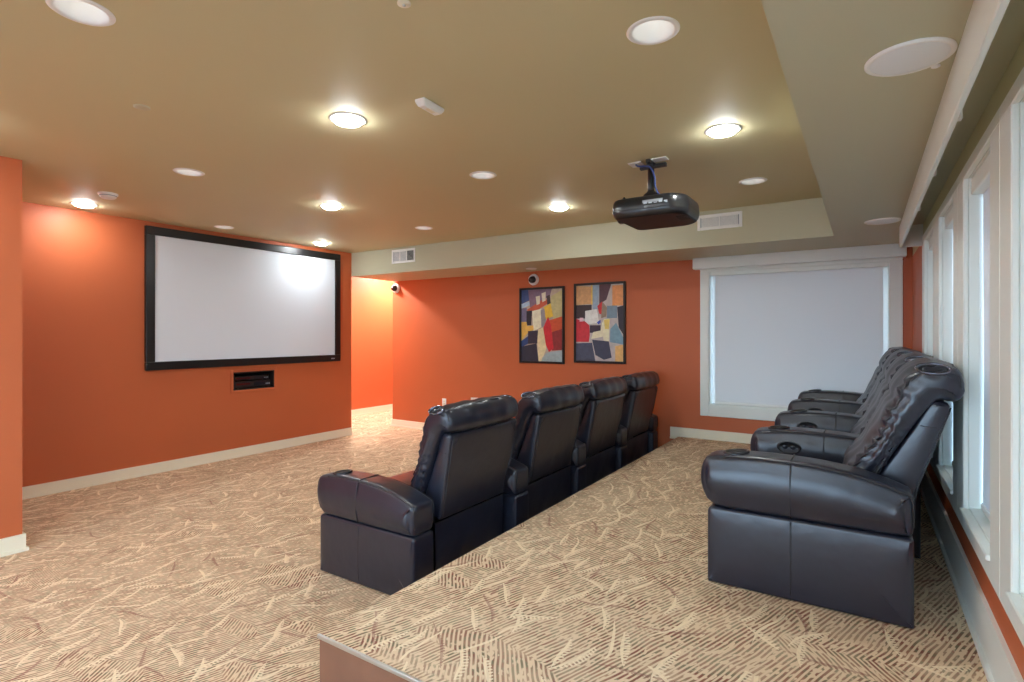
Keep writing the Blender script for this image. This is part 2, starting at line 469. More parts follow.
# ------------------------------------------------------------------ back window with shade
def window(name, boards, frame, sash, glass):
    bm = B()
    for b in frame: bx(bm, *b)
    w = struct(name, bm, 'white')
    bm = B()
    for b in boards: rbx(bm, *b, .004, 1)
    obj('window_casing', bm, 'white', w)
    bm = B()
    for b in sash: bx(bm, *b)
    obj('window_sash', bm, 'fixture', w)
    bm = B()
    for b in glass: bx(bm, *b)
    obj('window_glass', bm, 'glass', w)
    return w
def ring_boxes(axis, a0, a1, t0, t1, z0, z1, w, wb=None):
    wb = wb or w
    L = [(a0, a0+w, z0, z1), (a1-w, a1, z0, z1), (a0+w, a1-w, z1-w, z1), (a0+w, a1-w, z0, z0+wb)]
    return [((p, q, t0, t1, r, s) if axis == 'x' else (t0, t1, p, q, r, s)) for p, q, r, s in L]
x0, x1, z0, z1 = BW
yf = YB-.02
boards = [(x0-.09, x0+.005, yf, YB, z0-.12, z1-.005), (x1-.005, x1+.098, yf, YB, z0-.12, z1-.005), (x0+.005, x1-.005, yf, YB, z0-.12, z0+.005), (x0-.09, x1+.098, yf-.006, YB, z1-.005, z1+.018)]
window('window_back', boards, ring_boxes('x', x0, x1, YB, YB+.2, z0, z1, .012), ring_boxes('x', x0+.012, x1-.012, YB+.1, YB+.15, z0+.012, z1-.012, .05), [(x0+.05, x1-.05, YB+.122, YB+.128, z0+.05, z1-.05)])
bm = B(); rbx(bm, -1.578, .325, YB-.11, YB, 2.158, ZS, .004, 1); struct('trim_1', bm, 'white')
def sheet_shade(name, label, axis, a0, a1, t, z0, z1, group, cas, roll=None, wob=.004):
    """roller shade: cloth with slight waviness, hem bar, cassette"""
    r = thing(name, label, 'window shade', ((a0+a1)/2, t, z0) if axis == 'x' else (t, (a0+a1)/2, z0), 0, group)
    bm = B(); nu, nv = 24, 24; V = {}
    ph = random.random()*6
    for s in (0, 1):
        for i in range(nu+1):
            for j in range(nv+1):
                a = a0+(a1-a0)*i/nu; z = z0+(z1-z0)*j/nv
                u = i/nu
                d = wob*(math.sin(u*9+ph+z*2)*.4+math.exp(-u/.08)*math.sin(z*6+ph)+math.exp(-(1-u)/.08)*math.sin(z*5+1))*(1-j/nv*.7)
                q = t+d+s*.0015
                V[s, i, j] = bm.verts.new((a, q, z) if axis == 'x' else (q, a, z))
        for i in range(nu):
            for j in range(nv):
                f = bm.faces.new((V[s, i, j], V[s, i+1, j], V[s, i+1, j+1], V[s, i, j+1])); f.smooth = True
    child('shade_cloth', bm, 'shade', r)
    bm = B()
    if axis == 'x': rbx(bm, a0, a1, t-.008, t+.01, z0-.022, z0+.004, .004, 2)
    else: rbx(bm, t-.008, t+.01, a0, a1, z0-.022, z0+.004, .004, 2)
    child('hem_bar', bm, 'fixture', r)
    bm = B(); rbx(bm, *cas, .006, 2); child('cassette', bm, 'white', r)['label'] = 'white shade cassette'
    return r
sheet_shade('roller_shade', 'wide white roller shade drawn down over the back wall window', 'x', x0+.05, x1-.05, YB+.055, z0+.035, 2.1, None, (x0+.014, x1-.014, YB+.004, YB+.075, 2.085, z1-.013))

# ------------------------------------------------------------------ windows along the right wall, the unshaded ones added
names = {0: 'white roller shade on the nearest right wall window at the picture edge', 1: 'white roller shade on the right wall window beside the nearest rear recliner',
         2: 'white roller shade on the third right wall window from the viewpoint', 3: 'white roller shade on the far right wall window next to the back corner'}
for k, (a, b) in enumerate(WIN):
    xf = XW-.02
    boards = [(xf, XW, a-.15, a+.006, WZ0-.09, WZ1), (xf, XW, b-.006, b+.15, WZ0-.09, WZ1), (xf, XW, a-.15, b+.15, WZ1-.006, WZ1+.045), (xf, XW, a, b, WZ0-.09, WZ0-.02), (xf-.012, XW+.06, a, b, WZ0-.02, WZ0)]
    w = window('window_%d' % (k+1), boards, ring_boxes('y', a, b, XW, XW+.2, WZ0, WZ1, .006), ring_boxes('y', a+.006, b-.006, XW+.1, XW+.14, WZ0+.006, WZ1-.006, .03), [(XW+.117, XW+.122, a+.03, b-.03, WZ0+.03, WZ1-.03)])
    i = k-4
    if i >= 0:
        sheet_shade('roller_shade', names[i], 'y', a+.02, b-.014, XW+.045, WZ0+.03, 2.06, 'roller shades along the right wall', (XW+.006, XW+.07, a+.008, b-.008, 2.035, WZ1-.007), wob=.002)
x0, x1, z0, z1 = RW
window('window_rear_added', [(x0-.1, x0, YR, YR+.02, z0-.1, z1+.1), (x1, x1+.1, YR, YR+.02, z0-.1, z1+.1), (x0, x1, YR, YR+.02, z1, z1+.1), (x0, x1, YR, YR+.02, z0-.1, z0)],
       ring_boxes('x', x0, x1, YR-.2, YR, z0, z1, .012), ring_boxes('x', x0+.012, x1-.012, YR-.14, YR-.1, z0+.012, z1-.012, .05)+[((x0+x1)/2-.03, (x0+x1)/2+.03, YR-.14, YR-.1, z0+.06, z1-.06)], [(x0+.05, x1-.05, YR-.122, YR-.118, z0+.05, z1-.05)])

# light cornice board along the window wall, with end return and brackets
cor = thing('cornice_board', 'long whitewashed cornice board hung under the soffit along the windows', 'cornice', (.236, 1.5, 2.113))
bm = B(); rbx(bm, .227, .245, YR, 5.13, 2.113, ZS, .003, 1); child('fascia', bm, 'white', cor)
bm = B(); bx(bm, .245, XW, 5.112, 5.13, 2.113, ZS); child('end_return', bm, 'white', cor)
for y in (2.22, 2.95, 3.75):
    bm = B(); bx(bm, .245, .262, y, y+.035, 2.135, 2.16); bx(bm, .245, .249, y, y+.035, 2.16, 2.2); child('bracket', bm, 'fixture', cor)

# exterior ground
bm = B(); bx(bm, .9, 40, -30, 40, -.6, -.5); bx(bm, -30, .9, 9.5, 40, -.6, -.5); bx(bm, -30, .9, -30, -3.4, -.6, -.5)
g = struct('ground', bm, 'ground')

# ------------------------------------------------------------------ recliners
def seam(bm, pts, r=.0034, mi=1): tube(bm, pts, r, 6, mi)

def arm_profile():
    top = [(-.782, .385), (-.806, .44), (-.811, .50), (-.80, .555), (-.775, .585), (-.70, .597), (-.58, .606), (-.45, .606), (-.30, .598), (-.18, .580), (-.08, .553), (-.012, .527)]
    t = spline(top, 40, closed=False)
    tail = [Vector(p) for p in ((-.002, .515), (0, .47), (0, .40), (-.004, .372), (-.015, .36), (-.1, .356), (-.25, .356), (-.4, .356), (-.55, .356), (-.7, .356), (-.765, .36))]
    return resample(t+tail, .02)
ARMW = .175
ztop = lambda x: [z for z in [next((a[1]+(b[1]-a[1])*(x-a[0])/(b[0]-a[0]) for a, b in zip(TOPL, TOPL[1:]) if a[0] <= x <= b[0]), .55)]][0]
TOPL = [(-.77, .578), (-.70, .597), (-.58, .606), (-.45, .606), (-.30, .598), (-.18, .580), (-.08, .553), (-.012, .527)]

def make_arm(root, y0, controls=0):
    """controls: +1 an oval control panel on the y1 side, -1 on the y0 side"""
    y1 = y0+ARMW
    bm = B(); puff(bm, arm_profile(), y0, y1, .03, .021, 6, 5)
    # seams: across at x=-.43, piping along the upper outer edges
    for s, y in ((-1, y0-.0185), (1, y1+.0185)):
        seam(bm, [(-.43, y-s*.019, .362), (-.43, y-s*.0105, .39), (-.43, y-s*.0025, .43), (-.43, y-s*.0, .48), (-.43, y-s*.0025, .53), (-.43, y-s*.0105, .57), (-.43, y-s*.0195, .587), (-.43, y-s*.032, .601), (-.43, y-s*.047, .6062)])
        ins = .013
        seam(bm, [(x, y-s*.0265, z-.0075) for x, z in TOPL[1:]]+[(-.002, y-s*.028, .49), (-.001, y-s*.03, .40)])
    seam(bm, [(-.43, y0+.02, .6065), (-.43, y1-.02, .6065)])
    a = obj('armrest', bm, ['leather', 'leather_seam'], root)
    bm = B()
    low = resample(rounded([(-.778, .004), (0, .004), (0, .355), (-.778, .355)], [.008, .008, .02, .03]), .03)
    puff(bm, low, y0+.004, y1-.004, .016, .006, 6, 4)
    for y in (y0-.0018, y1+.0018): seam(bm, [(-.43, y+(.005 if y < y0 else -.005)*abs(zz-.187)/.16, zz) for zz in (.03, .09, .15, .22, .28, .345)])
    obj('arm_panel', bm, ['leather', 'leather_seam'], root)
    # cup holder
    cx, cy, cz = -.665, (y0+y1)/2, .603
    bm = B()
    T = Matrix.Translation((cx, cy, cz)) @ Matrix.Rotation(math.radians(-7), 4, 'Y')
    lathe(bm, [(.058, -.004), (.059, .003), (.054, .007), (.048, .006), (.045, 0), (.043, -.004)], n=32, M4=T)
    c = obj('cup_holder', bm, 'blackplastic', a); c['label'] = 'black plastic cup holder ring'
    bm = B(); lathe(bm, [(.0465, .004), (.045, .0022), (.02, .0018), (0, .0016)], n=32, M4=T); obj('cup_well', bm, 'dark', a)
    if controls:
        y = (y0-.0195) if controls < 0 else (y1+.0195)
        bm = B()
        T = Matrix.Translation((-.60, y, .512)) @ Matrix.Rotation(PI/2 if controls < 0 else -PI/2, 4, 'X') @ Matrix.Diagonal((1.75, 1, 1, 1))
        lathe(bm, [(.036, -.004), (.036, .001), (.032, .003), (.028, .001), (.026, -.001), (0, -.001)], n=32, M4=T)
        p = obj('control_panel', bm, 'blackplastic', a); p['label'] = 'black oval control panel'
        for dx in (-.02, .02):
            bm = B(); T2 = Matrix.Translation((-.60+dx, y, .514)) @ Matrix.Rotation(PI/2 if controls < 0 else -PI/2, 4, 'X') @ Matrix.Diagonal((1.1, .9, 1, 1))
            lathe(bm, [(.013, -.002), (.013, .003), (.011, .0045), (0, .005)], n=16, M4=T2); obj('button', bm, 'smoked', a)
    return a

def make_recliner(pitch, lean, dx, last=False, first=False):
    root = bpy.data.objects.new('recliner', None); C.objects.link(root); root.empty_display_size = .2
    make_arm(root, 0, 0 if first else -1)
    y0, y1 = ARMW+.012, pitch-.014
    yc = (y0+y1)/2
    # base box and seat
    bm = B(); rbx(bm, -.70, -.12, y0+.02, y1-.02, .012, .25, .01); obj('base', bm, 'dark', root)
    seat = resample(spline([(-.775, .33), (-.785, .38), (-.76, .435), (-.68, .462), (-.5, .468), (-.35, .455), (-.22, .42), (-.2, .35), (-.23, .28), (-.45, .26), (-.7, .26)], 70), .02)
    def dimple(x, y, z, u):
        return .012*math.cos((y-yc)/(y1-y0)*PI) if z > .4 else 0
    bm = B(); puff(bm, seat, y0+.012, y1-.014, .035, .002, 14, 5, dimple)
    seam(bm, [(x, y0+.0+.055, z+.003) for x, z in ((-.77, .43), (-.68, .462), (-.5, .468), (-.35, .455))])
    seam(bm, [(x, y1-.055, z+.003) for x, z in ((-.77, .43), (-.68, .462), (-.5, .468), (-.35, .455))])
    obj('seat', bm, ['leather', 'leather_seam'], root)
    foot = resample(spline([(-.785, .07), (-.80, .15), (-.802, .25), (-.785, .315), (-.75, .32), (-.71, .30), (-.705, .18), (-.715, .07), (-.75, .05)], 50), .02)
    bm = B(); puff(bm, foot, y0, y1, .03, .004, 8, 4); seam(bm, [(-.803, y0+.03, .2), (-.803, y1-.03, .2)]); obj('footrest', bm, ['leather', 'leather_seam'], root)
    # back, in its own rotated space
    th = math.radians(lean); px, pz = -.058, .387
    R = Matrix.Translation((dx, 0, 0)) @ Matrix.Translation((px, 0, pz)) @ Matrix.Rotation(th, 4, 'Y') @ Matrix.Translation((-px, 0, -pz))
    sh = resample(rounded([(-.06, .385), (.022, .885), (-.05, .888), (-.088, .76), (-.195, .47), (-.2, .385)], [.012, .03, .03, .06, .06, .02], 5), .03)
    bm = B()
    def shell_disp(x, y, z, u):
        t = (z-.39)/.5
        return .004*math.sin(t*PI)*math.cos((y-yc)/(y1-y0)*PI) + .0012*math.sin(y*40+z*31)*math.sin(z*23)
    puff(bm, sh, y0+.05, y1+.010, .014, .004, 14, 4, shell_disp)
    for v in bm.verts:
        if v.co.y > yc: q = min(1, max(0, (v.co.z-.50)/.14)); v.co.y -= .042*(1-q*q*(3-2*q))
    # outline seam of the rear panel and curved corner seams
    f = lambda z: -.06+.082*(z-.385)/.5+.0035
    ya, yb = y0+.068, y1-.01
    for y, s in ((ya, 1), (yb, -1)):
        seam(bm, [(f(z), y-(.042*(1-min(1, max(0, (z-.5)/.14))) if s < 0 else 0), z) for z in (.40, .50, .57, .64, .74, .84)]+[(f(.865), y+s*.008, .865)])
        seam(bm, [(f(.79), y, .79), (f(.81)+.0015, y+s*.012, .812), (f(.835)+.002, y+s*.035, .833), (f(.86)+.001, y+s*.06, .866)], .002)
        # side seam where the shell turns
        yy = (y0+.05-.0045) if s > 0 else (y1+.010+.0045)
        seam(bm, [(-.012, yy, .775), (-.04, yy, .773), (-.07, yy-s*-.003, .772)], .002)
    bm.transform(R); shell = obj('back_shell', bm, ['leather', 'leather_seam'], root)
    # pillow
    pp = [(-.235, .44), (-.285, .475), (-.288, .53), (-.238, .62), (-.212, .70), (-.19, .80), (-.172, .86), (-.155, .93), (-.118, .995), (-.06, 1.028), (.0, 1.026), (.037, .992), (.045, .945), (.03, .905), (-.03, .893), (-.085, .80), (-.13, .68), (-.18, .54)]
    prof = resample(spline(pp, 110), .012)
    W = y1-y0
    def pil(x, y, z, u):
        e = min(y-y0, y1-y)                      # distance to the side edge
        crown = .018*min(1, max(0, e)/.18)
        front = 1 if x < -.05-.33*(.93-z) else (.5 if z > .97 else 0)
        d = crown
        if front or z > .96:
            k = math.exp(-((e-.035)/.05)**2)
            d += .0075*k*math.sin(z*135+2.0*math.sin(y*20)) if z < .95 else .0045*k*math.sin(x*120)
            d += .004*math.sin(z*31+math.sin(y*9)*1.4)*math.exp(-((z-.66)/.2)**2)
            d += -.010*math.exp(-((z-.865)/.018)**2)*(1 if x < -.1 else 0)  # headrest crease
        d += .0025*math.sin(y*37+x*25+z*11)
        return d
    bm = B(); rg, nr = puff(bm, prof, y0+.008, y1-.008, .03, .008, 30, 5, pil)
    for v in bm.verts:
        q = 1-min(1, max(0, (v.co.z-.52)/.12)); v.co.y += (yc-v.co.y)/(W/2)*.014*q
    # gusset piping on each side and a seam across the head roll
    for ring in (rg[2], rg[-3]):
        pts = [v.co.copy() for v in ring]; m = len(pts)
        # start behind the cushion so that the piping runs up the front and over the head roll
        k0 = min(range(m), key=lambda i: (pts[i].x-.0)**2+(pts[i].z-.91)**2)
        run = [pts[(k0+i) % m] for i in range(m)]
        run = [p for p in run if p.x < -.20+(p.z-.5)*.30 or p.z > .955]
        if run[0].z < run[-1].z: run.reverse()
        run.sort(key=lambda p: math.atan2(p.z-.75, p.x+.12) if p.z > .75 or p.x > -.12 else math.atan2(p.z-.75, p.x+.12)+2*PI)
        seam(bm, run, .0035)
    seam(bm, [(.012+.004*math.sin(k*2.1), y0+.03+(W-.06)*k/14, 1.0255+.016*min(1, min(k, 14-k)/4)) for k in range(15)], .003)
    bm.transform(R); pl = obj('back_cushion', bm, ['leather', 'leather_seam'], root)
    for s, y in ((-1, y0+.027), (1, y1-.027)):
        T = R @ Matrix.Translation((-.062, y, 1.008)) @ Matrix.Rotation(math.radians(40*-s), 4, 'X') @ Matrix.Rotation(math.radians(-8), 4, 'Y') @ Matrix.Diagonal((1.9, 1, 1, 1))
        bm = B(); lathe(bm, [(.030, .004), (.033, .012), (.031, .018), (.027, .016), (.0255, .009), (.0265, .004)], n=28, M4=T)
        o = obj('headrest_grommet', bm, 'gloss', pl); o['label'] = 'oval glossy headrest grommet'
        bm = B(); lathe(bm, [(.0262, .0095), (.012, .0085), (0, .008)], n=28, M4=T); obj('grommet_hole', bm, 'dark', pl)
    # flap below the shell
    bm = B()
    nu, nv = 16, 10; V = {}
    for s in (0, 1):
        for i in range(nu+1):
            for j in range(nv+1):
                u, v = i/nu, j/nv
                d = .006*math.sin(u*11+v*3)*(1-v)+.01*math.exp(-((u-.25-v*.3)/.08)**2)*(1-v)
                V[s, i, j] = bm.verts.new((-.058+d-.008*s+dx*.6, y0+.03+(W-.06)*u, .07+.30*v))
        for i in range(nu):
            for j in range(nv):
                fc = bm.faces.new((V[s, i, j], V[s, i+1, j], V[s, i+1, j+1], V[s, i, j+1])); fc.smooth = True
    seam(bm, [V[0, i, nv].co+Vector((.002, 0, 0)) for i in range(nu+1)], .003)
    obj('rear_flap', bm, ['leather', 'leather_seam'], root)
    if last: make_arm(root, pitch, -1)
    return root

def row(places, y0, z, pitch, labels, group):
    for i, ((x, lean, dx), lb) in enumerate(zip(places, labels)):
        o = make_recliner(pitch, lean, dx, i == len(labels)-1, i == 0)
        o.location = (x, y0+pitch*i, z); tag(o, lb, 'recliner', group)
row([(-2.015, 0, .045), (-1.965, 1, .02), (-1.965, 1, .02), (-1.965, 2, .02)], 2.145, 0, .942,
    ['front row leather recliner nearest the viewpoint with whole outer arm showing', 'second front row leather recliner from the viewpoint, standing below the platform edge',
     'third front row leather recliner from the viewpoint, seen from behind', 'farthest front row leather recliner, beside the orange back wall'], 'front row recliners on the floor')
row([(.164, 8.5, .045), (.243, 7.2, -.016), (.268, 6.5, -.03), (.262, 6.5, -.028)], 2.615, ZP, .84,
    ['nearest rear row leather recliner on the platform, its whole side in view', 'second rear row leather recliner from the viewpoint, on the platform by the windows',
     'third rear row leather recliner from the viewpoint, partly hidden by nearer chairs', 'farthest rear row leather recliner, in the corner beside the back window'], 'rear row recliners on the platform')

# ------------------------------------------------------------------ projection screen
scr = thing('projection_screen', 'large white projection screen in black frame on the orange wall', 'screen', (XS, 3.86, 1.07))
YA, YZ, ZA, ZZ = 2.632, 5.095, 1.072, 2.562
bm = B()
fw = .088
for a, b, c, d in ((YA, YZ, ZZ-fw, ZZ), (YA, YZ, ZA, ZA+fw), (YA, YA+fw, ZA+fw, ZZ-fw), (YZ-fw, YZ, ZA+fw, ZZ-fw)):
    rbx(bm, XS+.002, XS+.042, a, b, c, d, .006, 2)
child('screen_frame', bm, 'black', scr)['label'] = 'black velvet frame'
bm = B(); bx(bm, XS+.002, XS+.026, YA+fw-.01, YZ-fw+.01, ZA+fw-.01, ZZ-fw+.01); child('screen_fabric', bm, 'screen', scr)['label'] = 'matte white viewing surface'
bm = B(); bx(bm, XS+.042, XS+.0435, YZ-.16, YZ-.105, ZA+.032, ZA+.046)
for k in range(4): bx(bm, XS+.0435, XS+.0437, YZ-.156+.0125*k, YZ-.156+.0125*k+.009, ZA+.035, ZA+.043, 1)
child('maker_badge', bm, ['silver', 'grille'], scr)['label'] = 'tiny silver badge'

# equipment niche
bm = B()
for b in ring_boxes('y', NICHE[0]-.028, NICHE[1]+.028, XS, XS+.012, NICHE[2]-.028, NICHE[3]+.028, .03): rbx(bm, *b, .003, 1)
struct('trim_niche', bm, 'orange')
bm = B(); a, b, c, d = NICHE
bx(bm, XS-.36, XS-.35, a, b, c, d); bx(bm, XS-.35, XS+.004, a, a+.012, c, d); bx(bm, XS-.35, XS+.004, b-.012, b, c, d); bx(bm, XS-.35, XS+.004, a+.012, b-.012, d-.012, d); bx(bm, XS-.35, XS+.004, a+.012, b-.012, c, c+.012)
struct('trim_niche_lining', bm, 'niche')
def player(name, label, x, y0, y1, z0, h, top):
    t = thing(name, label, 'media player', (x-.13, (y0+y1)/2, z0))
    bm = B(); rbx(bm, x-.26, x, y0, y1, z0+.008, z0+h, .004, 2); bod = child('body', bm, top, t)
    for yy in (y0+.03, y1-.05):
        bm = B(); bx(bm, x-.05, x-.02, yy, yy+.02, z0, z0+.008); child('foot', bm, 'dark', t)
    bm = B(); bx(bm, x, x+.002, y0+.03, y0+.2, z0+h*.5, z0+h*.72); child('disc_tray', bm, 'maroon', t)['label'] = 'glossy maroon disc tray'
    bm = B(); bx(bm, x, x+.0015, y0+.25, y1-.08, z0+h*.35, z0+h*.75); child('display', bm, 'smoked', t)
    for k in range(3):
        bm = B(); bx(bm, x, x+.004, y1-.065+.02*k, y1-.053+.02*k, z0+h*.4, z0+h*.55); child('button', bm, 'silver', t)
player('media_player', 'black media receiver at the bottom of the wall niche below the screen', XS-.03, a+.03, b-.03, c+.012, .09, 'blackplastic')
player('media_player', 'slim black disc player stacked on the receiver in the wall niche', XS-.05, a+.04, b-.04, c+.1025, .055, 'black')

# ------------------------------------------------------------------ framed pictures
def art(label, xa, xb, za, zb, bg, polys):
    t = thing('framed_picture', label, 'picture', ((xa+xb)/2, YB, za), 0, 'framed abstract pictures on the back wall')
    bm = B()
    for q in ring_boxes('x', xa, xb, YB-.032, YB-.001, za, zb, .028): rbx(bm, *q, .004, 1)
    child('frame', bm, 'black', t)
    x0, x1, z0, z1 = xa+.026, xb-.026, za+.026, zb-.026
    bm = B(); bx(bm, x0, x1, YB-.014, YB-.003, z0, z1, 0)
    mats = [plain('paint_%d_%d_%d' % bg, lin(*bg), .5, var=.25, scale=22)]
    for i, (c, pts) in enumerate(polys):
        mats.append(plain('paint_%d_%d_%d' % c, lin(*c), .5, var=.3, scale=26))
        y = YB-.0142-.00012*i
        f = bm.faces.new([bm.verts.new((x0+(x1-x0)*u, y, z1-(z1-z0)*v)) for u, v in pts]); f.material_index = i+1
    child('canvas', bm, mats, t)
art('abstract picture in black frame, left one with a tall red shape and blue top corner', -3.872, -3.2, 1.065, 2.06, (186, 168, 150), [
    ((60, 82, 132), [(0,0),(.17,0),(.2,.15),(0,.2)]), ((170,198,216), [(0,.2),(.25,.15),(.26,.21),(0,.26)]), ((128,108,128), [(.17,0),(.75,0),(.7,.1),(.22,.26)]),
    ((120,112,140), [(0,.26),(.14,.25),(.13,.46),(0,.46)]), ((202,92,60), [(.14,.28),(.6,.12),(.66,.2),(.2,.36)]), ((192,184,132), [(.74,.1),(1,.02),(1,.4),(.8,.46),(.7,.2)]), ((222,214,190), [(.5,.06),(.6,.04),(.6,.16),(.52,.18)]), ((222,214,190), [(.36,.1),(.46,.09),(.46,.2),(.38,.22)]),
    ((70,60,60), [(.62,.1),(.7,.08),(.72,.2),(.64,.22)]),
    ((240,190,62), [(.55,.25),(.72,.2),(.78,.38),(.6,.42)]), ((42,36,46), [(.13,.3),(.27,.29),(.25,.5),(.13,.5)]), ((236,226,196), [(.27,.3),(.5,.27),(.52,.52),(.3,.58)]), ((150,144,146), [(.48,.29),(.57,.27),(.62,.5),(.5,.53)]),
    ((202,84,42), [(.64,.44),(1,.38),(1,.58),(.7,.62)]), ((142,42,42), [(.72,.6),(1,.55),(1,.84),(.75,.85)]), ((208,40,50), [(.54,.54),(.66,.38),(.73,.5),(.79,.82),(.68,.87),(.57,.72)]),
    ((236,180,82), [(0,.45),(.13,.45),(.15,.51),(.3,.5),(.31,.56),(.17,.6),(0,.72)]), ((56,46,62), [(.17,.58),(.42,.57),(.4,.75),(.17,.76)]), ((50,72,122), [(0,.72),(.17,.65),(.17,.76),(0,.81)]), ((46,46,62), [(0,.8),(.38,.75),(.43,1),(0,1)]),
    ((226,210,162), [(.42,.56),(.54,.53),(.62,.82),(.5,1),(.43,1),(.4,.72)]), ((160,176,176), [(.52,.95),(.62,.88),(1,.84),(1,1),(.5,1)])])
art('abstract picture in black frame, right one with cream square and red block', -3.063, -2.382, 1.09, 2.08, (192, 182, 176), [
    ((212,162,110), [(0,0),(.33,.02),(.33,.25),(0,.26)]), ((150,170,186), [(.36,0),(.5,0),(.48,.32),(.36,.32)]), ((226,196,96), [(.33,0),(.36,0),(.36,.26),(.33,.26)]), ((92,62,70), [(.5,0),(.75,0),(.65,.2),(.5,.26)]), ((226,152,92), [(.77,.02),(1,.02),(1,.28),(.77,.28)]),
    ((60,46,50), [(0,.26),(.34,.26),(.34,.34),(.2,.36),(.2,.44),(0,.44)]), ((236,230,222), [(.2,.34),(.45,.32),(.5,.5),(.2,.52)]), ((206,50,52), [(.46,.28),(.56,.22),(.6,.4),(.5,.38)]), ((150,130,108), [(.56,.22),(.66,.3),(.65,.42),(.54,.44)]),
    ((120,142,156), [(.66,.28),(.87,.28),(.87,.44),(.66,.44)]), ((52,46,56), [(.87,.3),(1,.28),(1,.66),(.9,.56)]), ((202,50,60), [(0,.44),(.2,.48),(.29,.53),(.3,.66),(.28,.75),(0,.75)]), ((230,180,190), [(.08,.43),(.16,.43),(.16,.48),(.08,.48)]), ((60,46,60), [(.3,.53),(.53,.53),(.53,.6),(.4,.63),(.3,.63)]), ((70,90,190), [(.45,.49),(.53,.46),(.53,.5),(.48,.52)]),
    ((242,226,190), [(.37,.62),(.53,.6),(.56,.5),(.6,.45),(.72,.45),(.7,.76),(.6,.76),(.58,.68),(.33,.71)]), ((240,206,110), [(.6,.46),(.72,.45),(.7,.58),(.62,.58)]), ((120,156,172), [(.73,.58),(.85,.5),(1,.7),(1,.78),(.72,.75)]), ((72,78,98), [(0,.77),(.35,.76),(.42,1),(0,1)]), ((60,66,86), [(.35,.72),(.7,.74),(.76,.95),(.6,.98),(.42,.92)]), ((232,182,112), [(.83,.8),(1,.78),(1,1),(.83,1)])])

# ------------------------------------------------------------------ eyeball speakers, outlets, vents, speakers, detectors
def eyeball(label, x, z, ax):
    t = thing('wall_speaker', label, 'speaker', (x, YB, z), 0)
    R = Matrix.Translation((x, YB, z)) @ Matrix.Rotation(PI/2, 4, 'X')
    bm = B(); lathe(bm, [(.074, 0), (.076, .012), (.070, .03), (.06, .036), (.05, .034), (.046, .02), (0, .018)], n=32, M4=R); child('housing', bm, 'fixture', t)['label'] = 'round white housing'
    R2 = Matrix.Translation((x, YB-.03, z)) @ Matrix.Rotation(math.radians(ax), 4, 'Z') @ Matrix.Rotation(PI/2+.25, 4, 'X')
    bm = B(); lathe(bm, [(.044, -.015), (.045, .01), (.041, .035), (.03, .052), (.014, .058), (0, .059)], n=28, M4=R2); e = child('eyeball', bm, 'blackplastic', t)
    bm = B(); lathe(bm, [(.016, .056), (.014, .064), (.008, .067), (0, .067)], n=20, M4=R2); child('lens', bm, 'smoked', t)
eyeball('round white and black eyeball speaker above the left framed picture', -3.658, 2.165, -20)
eyeball('round white and black eyeball speaker at the corner beside the corridor', -6.165, 2.165, -25)
def plate(name, label, x, z, w, h, kind):
    t = thing(name, label, 'outlet', (x, YB, z-h/2))
    bm = B(); rbx(bm, x-w/2, x+w/2, YB-.007, YB-.0005, z-h/2, z+h/2, .003, 2); child('cover_plate', bm, 'fixture', t)
    for k in range(kind):
        cx = x+(k-(kind-1)/2)*.046
        for dz in (-.02, .02):
            bm = B(); rbx(bm, cx-.015, cx+.015, YB-.009, YB-.007, z+dz-.013, z+dz+.013, .002, 2)
            for s in (-.005, .005): bx(bm, cx+s-.001, cx+s+.001, YB-.0093, YB-.009, z+dz-.005, z+dz+.005, 1)
            child('socket', bm, ['cream', 'dark'], t)
plate('wall_outlet', 'white single outlet plate low on the back wall behind the nearest front recliner', -5.19, .44, .075, .12, 1)
plate('wall_outlet', 'wide white multi outlet plate low on the back wall right of the single one', -4.60, .49, .2, .115, 4)

def vent(label, xa, xb, za, zb, n, dark_from):
    t = thing('air_vent', label, 'vent', ((xa+xb)/2, YSF, za), 0, None)
    bm = B()
    for q in ring_boxes('x', xa, xb, YSF-.012, YSF-.0005, za, zb, .028): rbx(bm, *q, .004, 1)
    w = (xb-xa-.056)/n
    for k in range(1, n): bx(bm, xa+.028+w*k-.006, xa+.028+w*k+.006, YSF-.01, YSF-.001, za+.028, zb-.028)
    child('vent_frame', bm, 'fixture', t)
    bm = B()
    for k in range(n): bx(bm, xa+.02+(w+.008)*k*(xb-xa-.04)/(w+.008)/n, xa+.02+(xb-xa-.04)*(k+1)/n, YSF-.003, YSF-.0008, za+.02, zb-.02, 1 if n == 3 and k == 2 else 0)
    child('vent_backing', bm, ['grille', 'dark'], t)
    for k in range(n):
        bm = B(); x0 = xa+.028+w*k+.008; x1 = xa+.028+w*(k+1)-.008; m = 9
        for j in range(m):
            z = za+.032+(zb-za-.064)*j/(m-1); h = .008 if k < dark_from else .0035
            v0 = [bm.verts.new(p) for p in ((x0, YSF-.009, z-h*.5), (x1, YSF-.009, z-h*.5), (x1, YSF-.0035, z+h*.5), (x0, YSF-.0035, z+h*.5))]
            v1 = [bm.verts.new(v.co+Vector((0, .0008, -.001))) for v in v0]
            bm.faces.new(v0); bm.faces.new(v1[::-1])
            for i in range(4): bm.faces.new((v0[i], v1[i], v1[(i+1) % 4], v0[(i+1) % 4]))
        child('louver_bank', bm, 'fixture', t)
vent('small white three panel air vent on the soffit near the screen wall', -5.385, -4.958, 2.40, 2.585, 3, 2)
vent('white two panel air vent on the soffit right of the projector', -1.335, -.934, 2.43, 2.575, 2, 2)

